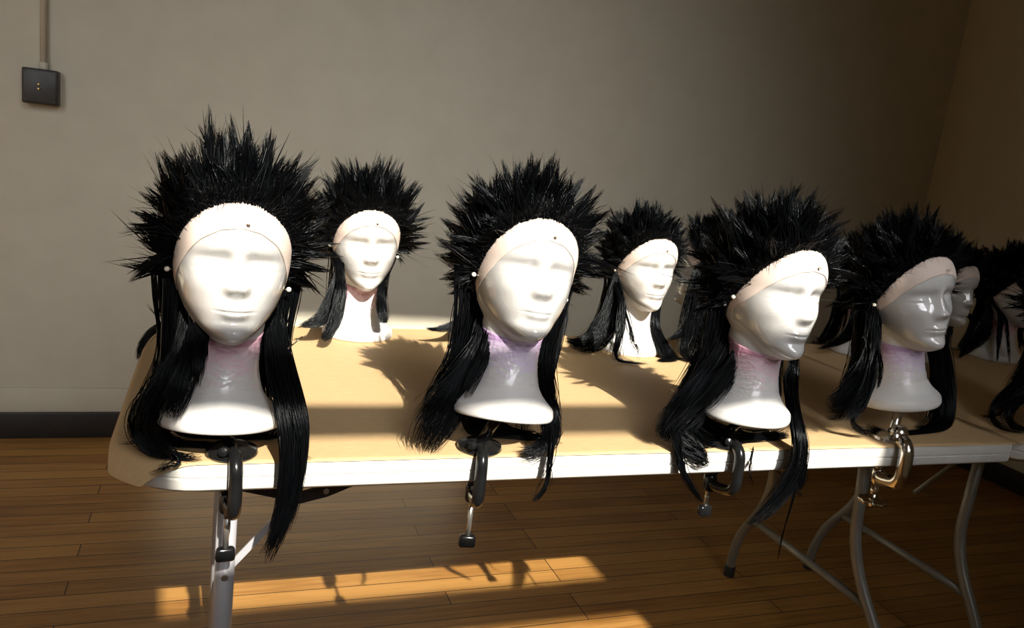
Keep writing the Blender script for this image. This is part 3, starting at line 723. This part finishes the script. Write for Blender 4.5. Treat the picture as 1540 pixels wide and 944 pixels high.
# ------------------------------------------------------------------ heads and wigs
def pose(o, loc, rot): o.location = loc; o.rotation_euler = rot
HEADS = {  # base centre, rotation (degrees x, y, z), spike variant, neck wrap, wig scale
 'A': ((-.017, .018, .786), (-7, 2, 4), 0, 'neck_pink'),
 'B': ((.372, .006, .800), (-10, 5, -2), 1, 'neck_violet'),
 'C': ((.800, -.002, .798), (-2, 2, 3), 2, 'neck_pink'),
 'D': ((1.213, .068, .799), (-5, -8, -2), 4, 'neck_violet'),
 'E': ((1.640, .048, .785), (0, 0, 4), 1, 'neck_pale'),
 'M': ((.010, .640, TZ + .0022), (0, 0, 0), 2, 'neck_pale'),
 'F': ((.271, .685, TZ + .0022), (0, 0, 0), 3, 'neck_pink'),
 'G': ((.610, .640, TZ + .0022), (0, 0, 0), 2, 'neck_pale'),
 'H': ((.925, .618, TZ + .0022), (0, 0, 1), 5, None),
 'I': ((1.130, .620, TZ + .0022), (0, 0, -128), 5, 'neck_pale'),
 'J': ((1.690, .660, TZ + .0022), (0, 0, 0), 5, 'neck_pink'),
 'K': ((1.905, .620, TZ + .0022), (0, 0, 6), 5, None),
 'L': ((2.227, .650, TZ + .0022), (0, 0, 4), 5, 'neck_pink'),
}
WHO = {
 'A': 'leftmost head of the front row, facing the camera',
 'B': 'second head of the front row, tilted slightly to the right',
 'C': 'third head of the front row, leaning right above the rightmost black clamp',
 'D': 'shaded front head above the chrome clamp',
 'E': 'front head just past the right edge',
 'M': 'back head hidden behind the leftmost front head',
 'F': 'upright lit head in the back row, between the two leftmost front heads',
 'G': 'back head hidden behind the second front head',
 'H': 'plain white back head without neck tape, right of the second front head',
 'I': 'back head turned away, behind the third front head',
 'J': 'shaded back head half hidden behind the third and fourth front heads',
 'K': 'dark back head in profile just right of the chrome-clamped head',
 'L': 'rearmost dark head at the right edge of the picture',
}
HEADLAB = {
 'A': 'white foam mannequin head facing the camera, leftmost of the front row',
 'B': 'white foam mannequin head with violet neck, second of the front row from the left',
 'C': 'white foam mannequin head leaning right, third of the front row, over the rightmost black clamp',
 'D': 'shaded foam mannequin head mounted on the chrome clamp at the front edge',
 'E': 'foam mannequin head on the second table, just past the right edge',
 'M': 'foam mannequin head hidden behind the leftmost front head',
 'F': 'small lit foam mannequin head standing on the table between the two leftmost front heads',
 'G': 'foam mannequin head mostly hidden behind the violet-necked front head',
 'H': 'plain white foam mannequin head with untaped neck, standing behind, right of the violet-necked one',
 'I': 'foam mannequin head turned away, behind the third front head',
 'J': 'dark foam mannequin head showing only its base between third and fourth front heads',
 'K': 'dim foam mannequin head in profile, right behind the chrome-clamped head',
 'L': 'dim foam mannequin head cut by the right edge, standing in the back row',
}
WIGLAB = {
 'A': 'large spiky black wig with long side locks on the leftmost front head',
 'B': 'spiky black wig on the violet-necked front head, left lock fanned on the table',
 'C': 'spiky black wig on the third front head, tail hanging over the table edge',
 'D': 'shaded spiky black wig on the head above the chrome clamp',
 'E': 'black wig whose looped lock lies on the second table at the right edge',
 'M': 'black wig behind the leftmost one, its lock trailing over the left table end',
 'F': 'short spiky black wig on the small lit head between the two leftmost front heads',
 'G': 'black wig behind the violet-necked head, its lock spread left along the paper',
 'H': 'spiky black wig with curled ends on the plain untaped back head',
 'I': 'black wig seen from behind, covering the back head that is turned away',
 'J': 'black wig in shade between the third and fourth front heads',
 'K': 'dark wig on the profile head just behind the chrome-clamped head',
 'L': 'black wig cut by the right edge on the last head of the back row',
}
mid = {}
for key, (loc, rot, var, wrap) in HEADS.items():
    rot = tuple(math.radians(a) for a in rot)
    row = 'mannequin heads clamped along the front edge' if key in 'ABCDE' else 'mannequin heads standing in the back row'
    hd = tag(link('mannequin_head', HEAD_ME, None), HEADLAB[key], 'mannequin head', row)
    pose(hd, loc, rot)
    if wrap: tag(link('neck_wrap', NECK_ME[wrap], None, hd), {'neck_pink': 'pink tape around the neck', 'neck_violet': 'violet tape around the neck', 'neck_pale': 'pale tape around the neck'}[wrap])
    link('plastic_film', FILM_ME, None, hd)
    wg = empty('wig', loc, rot)
    tag(wg, WIGLAB[key], 'wig', 'spiky black wigs')
    MW = Matrix.LocRotScale(Vector(loc), Euler(rot), None); MI = np.array(MW.inverted())
    link('spiked_hair', SPIKES[var], None, wg)['kind'] = 'stuff'
    link('wig_cap', CAP_ME, None, wg)
    link('lace_front', LACE_ME, None, wg)
    arr = np.array(MW)
    # locks from the guides, plus the curtain of straight hair hanging behind the neck
    def rooted(P, W):
        """start the lock at the scalp behind the ear when its first guide point is off the head"""
        q = (MI @ np.append(P[0], 1))[:3]; W = [W[0] * .6] + list(W[1:]) if len(W) > 3 else W
        if q[2] < .06: return P, W
        az = math.atan2(q[0], -(q[1] - Y0)); az = math.copysign(max(abs(az), D2(96)), az)
        root = head_surf(az, max(.185, min(.225, q[2])), .004, False)
        if np.linalg.norm(root - q) < .035: return P, W
        return [(arr @ np.append(root, 1))[:3]] + list(P), [min(W[0], .03)] + list(W)
    locks = [lock_mesh(*rooted(P, W), n, 100 + 17 * i + ord(key) * 31, taper=tp, frizz=fz) for i, (P, W, n, tp, fz) in enumerate(LOCKS[key])]
    r = np.random.default_rng(ord(key)); front = key in 'ABCDE'
    for q, ph in enumerate(np.radians([108, 135, 162, 190, 218, 245])):
        if q in (0, 5) and not front: continue
        pts = [head_surf(ph, .215, .004, False), head_surf(ph, .165, .010, False)]
        s, c = math.sin(ph), -math.cos(ph); lo = -.03 if front else .004
        for rr, z in ((.076, .12), (.080, .07), (.090, .025), (.105, lo), (.135, lo - .004)): pts.append(np.array([rr * s * (.9 if z > .05 else 1), Y0 + rr * c, z]))
        pts = [(arr @ np.append(p, 1))[:3] for p in pts]
        pts = [np.array([p[0], p[1], max(p[2], TZ + .005)]) if -.15 < p[0] and p[1] < TD + .02 else p for p in pts]
        locks.append(lock_mesh(pts, [.05, .055, .05, .05, .05, .055, .06], 150 if front else 110, 900 + q + ord(key) * 7, thick=.3, taper=.4, frizz=.7))
    for V, F in locks:
        V = (np.c_[V, np.ones(len(V))] @ MI.T)[:, :3]
        me = np_mesh('long_lock', V, F); me.materials.append(M['hair'])
        link('long_lock', me, None, wg)['kind'] = 'stuff'
    mid[key] = (arr, MW)

# ------------------------------------------------------------------ pearl pins
def pearl_pin(key, ph, z, where, tilt=0.0, r=.0034):
    arr, MW = mid[key]
    P = head_surf(ph, z, .0015, True); Q = head_surf(ph, z, .02, True)
    d = Vector(Q - P).normalized()
    if tilt: d = (d + Vector((0, 0, tilt))).normalized()
    P, d = MW @ Vector(P), MW.to_3x3() @ d
    o = empty('pearl_pin', P); tag(o, where, 'pin', 'pearl-headed pins holding the lace')
    me = lathe('pearl', [(r * math.sin(a) + 1e-5, -r * math.cos(a)) for a in np.linspace(0, PI, 9)], 'pearl', o, loc=d * (r + .0035), seg=14)
    tube('needle', [-d * .010, d * .0045], .0005, 'needle', o, sides=6)
for k, w in (('A', 'leftmost front head'), ('B', 'violet-necked front head'), ('C', 'third front head'), ('D', 'chrome-clamped head'), ('F', 'small lit back head'), ('H', 'plain untaped back head')):
    pearl_pin(k, D2(4), .2635, 'pearl-headed pin at the top of the forehead of the ' + w, .3, .0026)
    pearl_pin(k, -D2(80), .1985, 'pearl-headed pin at the left end of the lace on the ' + w)
    if k in 'ABF': pearl_pin(k, D2(84), .183, 'pearl-headed pin at the right end of the lace on the ' + w)
def bobby(pts, label):
    o = empty('hair_pin', pts[0]); tag(o, label, 'hair pin')
    tube('wire', [Vector(p) - Vector(pts[0]) for p in pts], .0009, 'chrome', o, sides=8)
bobby(BOBBY[0], 'thin metal hair pin in the right lock below the jaw of the leftmost head')
bobby(BOBBY[1], 'small metal hair clip in the left lock beside the jaw of the leftmost head')

# ------------------------------------------------------------------ clamps
def clamp(x, head, yaw, label, paint, handle, drop):
    ca, sa = math.cos(math.radians(yaw)), math.sin(math.radians(yaw)); dx, dy = head[0] - x, head[1]
    top = (ca * dx + sa * dy, -sa * dx + ca * dy, head[2] - TZ + .012)
    root = empty('table_clamp', (x, 0, TZ), (0, 0, math.radians(yaw)))
    tag(root, label, 'clamp', 'clamps along the front table edge')
    mt = paint
    t0 = .0016
    lathe('top_flange', [(.0001, t0), (.032, t0), (.034, t0 + .003), (.033, t0 + .008), (.022, t0 + .013), (.014, t0 + .017), (.0001, t0 + .018)], mt, root, loc=(0, .030, 0), seg=32)
    post = tube('swivel_post', [(0, .030, .010), (top[0] * .5, .5 * (.030 + top[1]), .5 * (.012 + top[2])), top], .0085, mt, root)
    lathe('swivel_knob', [(.0001, 0), (.006, 0), (.0075, .004), (.006, .010), (.0001, .012)], mt, post, loc=(-.012, .004, .017), seg=18, axis=(-.4, -.9, .25))
    pts = rounded([(0, .030, .012), (0, -.019, .012), (0, -.023, -.062), (0, .018, -.074), (0, .040, -.074)], .022, 8)
    tube('frame_arm', pts, .0095 if handle == 'tee' else .0135, mt, root, sides=16, squash=(.95, 1.0))
    if handle != 'tee': lathe('ball_joint', [(.017 * math.sin(q) + 1e-5, -.017 * math.cos(q)) for q in np.linspace(0, PI, 13)], mt, root, loc=(0, .012, .022), seg=26)
    lathe('threaded_block', [(.0001, -.088), (.010, -.088), (.0115, -.085), (.0115, -.063), (.010, -.060), (.0001, -.060)], mt, root, loc=(0, .042, 0), seg=20)
    sc = tube('screw', [(0, .042, -.048), (0, .042, -.098)] , .0042, 'steel' if handle == 'tee' else mt, root)
    lathe('pressure_pad', [(.0001, -.053), (.010, -.053), (.011, -.0505), (.010, -.0472), (.0001, -.0472)], mt, root, loc=(0, .042, -.0052), seg=20)
    sc2 = tube('screw_shaft', [(0, .042, -.088), (0, .042, -drop)], .0040 if handle == 'tee' else .0075, 'steel' if handle == 'tee' else mt, root)
    if handle == 'tee':
        hb = box_bm(-.0135, -.0065, -.018, .0135, .0065, .004, .0055, 3)
        for v in hb.verts: v.co = Vector((v.co.x * (1 - 9 * max(0, v.co.z + .006)), v.co.y, v.co.z)) + Vector((0, .042, -drop))
        link('tee_handle', bm_mesh('tee_handle', hb), mt, root)
    else:
        lathe('hand_wheel', [(.0001, -.006), (.014, -.005), (.0245, -.003), (.0255, 0), (.0245, .003), (.012, .005), (.0001, .007)], mt, root, loc=(0, .042, -drop), seg=64, lobes=9, lobe_amp=.07)
    return root
hx = lambda k: HEADS[k][0]
clamp(.002, hx('A'), 6, 'black table clamp under the leftmost front head, beside the table leg', 'blackclamp', 'tee', CL[0])
clamp(.343, hx('B'), -12, 'black table clamp under the violet-necked front head', 'blackclamp', 'tee', CL[1])
clamp(.786, hx('C'), 3, 'rightmost black table clamp, under the third front head', 'blackclamp', 'tee', CL[2])
clamp(1.155, hx('D'), -12, 'chrome table clamp with a scalloped hand wheel at the shadow line', 'chrome', 'wheel', CL[3])

# ------------------------------------------------------------------ camera
def camera(cx, cy, cz, yaw, pitch, roll, F):
    f = Vector((math.sin(yaw) * math.cos(pitch), math.cos(yaw) * math.cos(pitch), -math.sin(pitch)))
    r = Vector((math.cos(yaw), -math.sin(yaw), 0)); u = r.cross(f)
    c, s = math.cos(roll), math.sin(roll)
    r, u = c * r + s * u, -s * r + c * u
    cam = bpy.data.cameras.new('camera'); cam.sensor_width = 36; cam.sensor_fit = 'HORIZONTAL'; cam.lens = F / 1540 * 36
    cam.clip_start = .02; cam.clip_end = 100
    o = bpy.data.objects.new('camera', cam); C.objects.link(o)
    o.matrix_world = Matrix(((r.x, u.x, -f.x, cx), (r.y, u.y, -f.y, cy), (r.z, u.z, -f.z, cz), (0, 0, 0, 1)))
    bpy.context.scene.camera = o
camera(*CAM)

# ------------------------------------------------------------------ light: sun through the windows, sky outside them, added fill lamps behind the openings
def lamp(name, kind, energy, color, **k):
    l = bpy.data.lights.new(name, kind); l.energy = energy; l.color = color
    for a, b in k.items(): setattr(l, a, b)
    o = bpy.data.objects.new(name, l); C.objects.link(o); return o
s = lamp('sun', 'SUN', 10, (1.0, .93, .82), angle=math.radians(.6))
s.rotation_euler = SUN.to_track_quat('-Z', 'Y').to_euler(); s.location = (0, -6, 6)
for i, (w, e) in enumerate(zip(WINS, (8.5, 15, 8))):  # added area lamps, narrowed and tilted down to pool fill light low
    a = lamp('window_fill', 'AREA', e, (.97, .97, 1.0), shape='RECTANGLE', size=w[1] - w[0], size_y=w[3] - w[2], spread=math.radians(54 if i == 0 else 92))
    a.location = ((w[0] + w[1]) / 2, FY - .06, (w[2] + w[3]) / 2); a.rotation_euler = (math.radians(62 if i == 0 else 72), 0, 0)
wd = bpy.data.worlds.new('sky'); bpy.context.scene.world = wd; wd.use_nodes = True
wd.node_tree.nodes['Background'].inputs['Color'].default_value = (.62, .72, .9, 1)
wd.node_tree.nodes['Background'].inputs['Strength'].default_value = .08
sc = bpy.context.scene
sc.view_settings.view_transform = 'Standard'; sc.view_settings.look = 'None'
sc.view_settings.exposure = 0; sc.view_settings.gamma = 1; sc.view_settings.use_curve_mapping = False
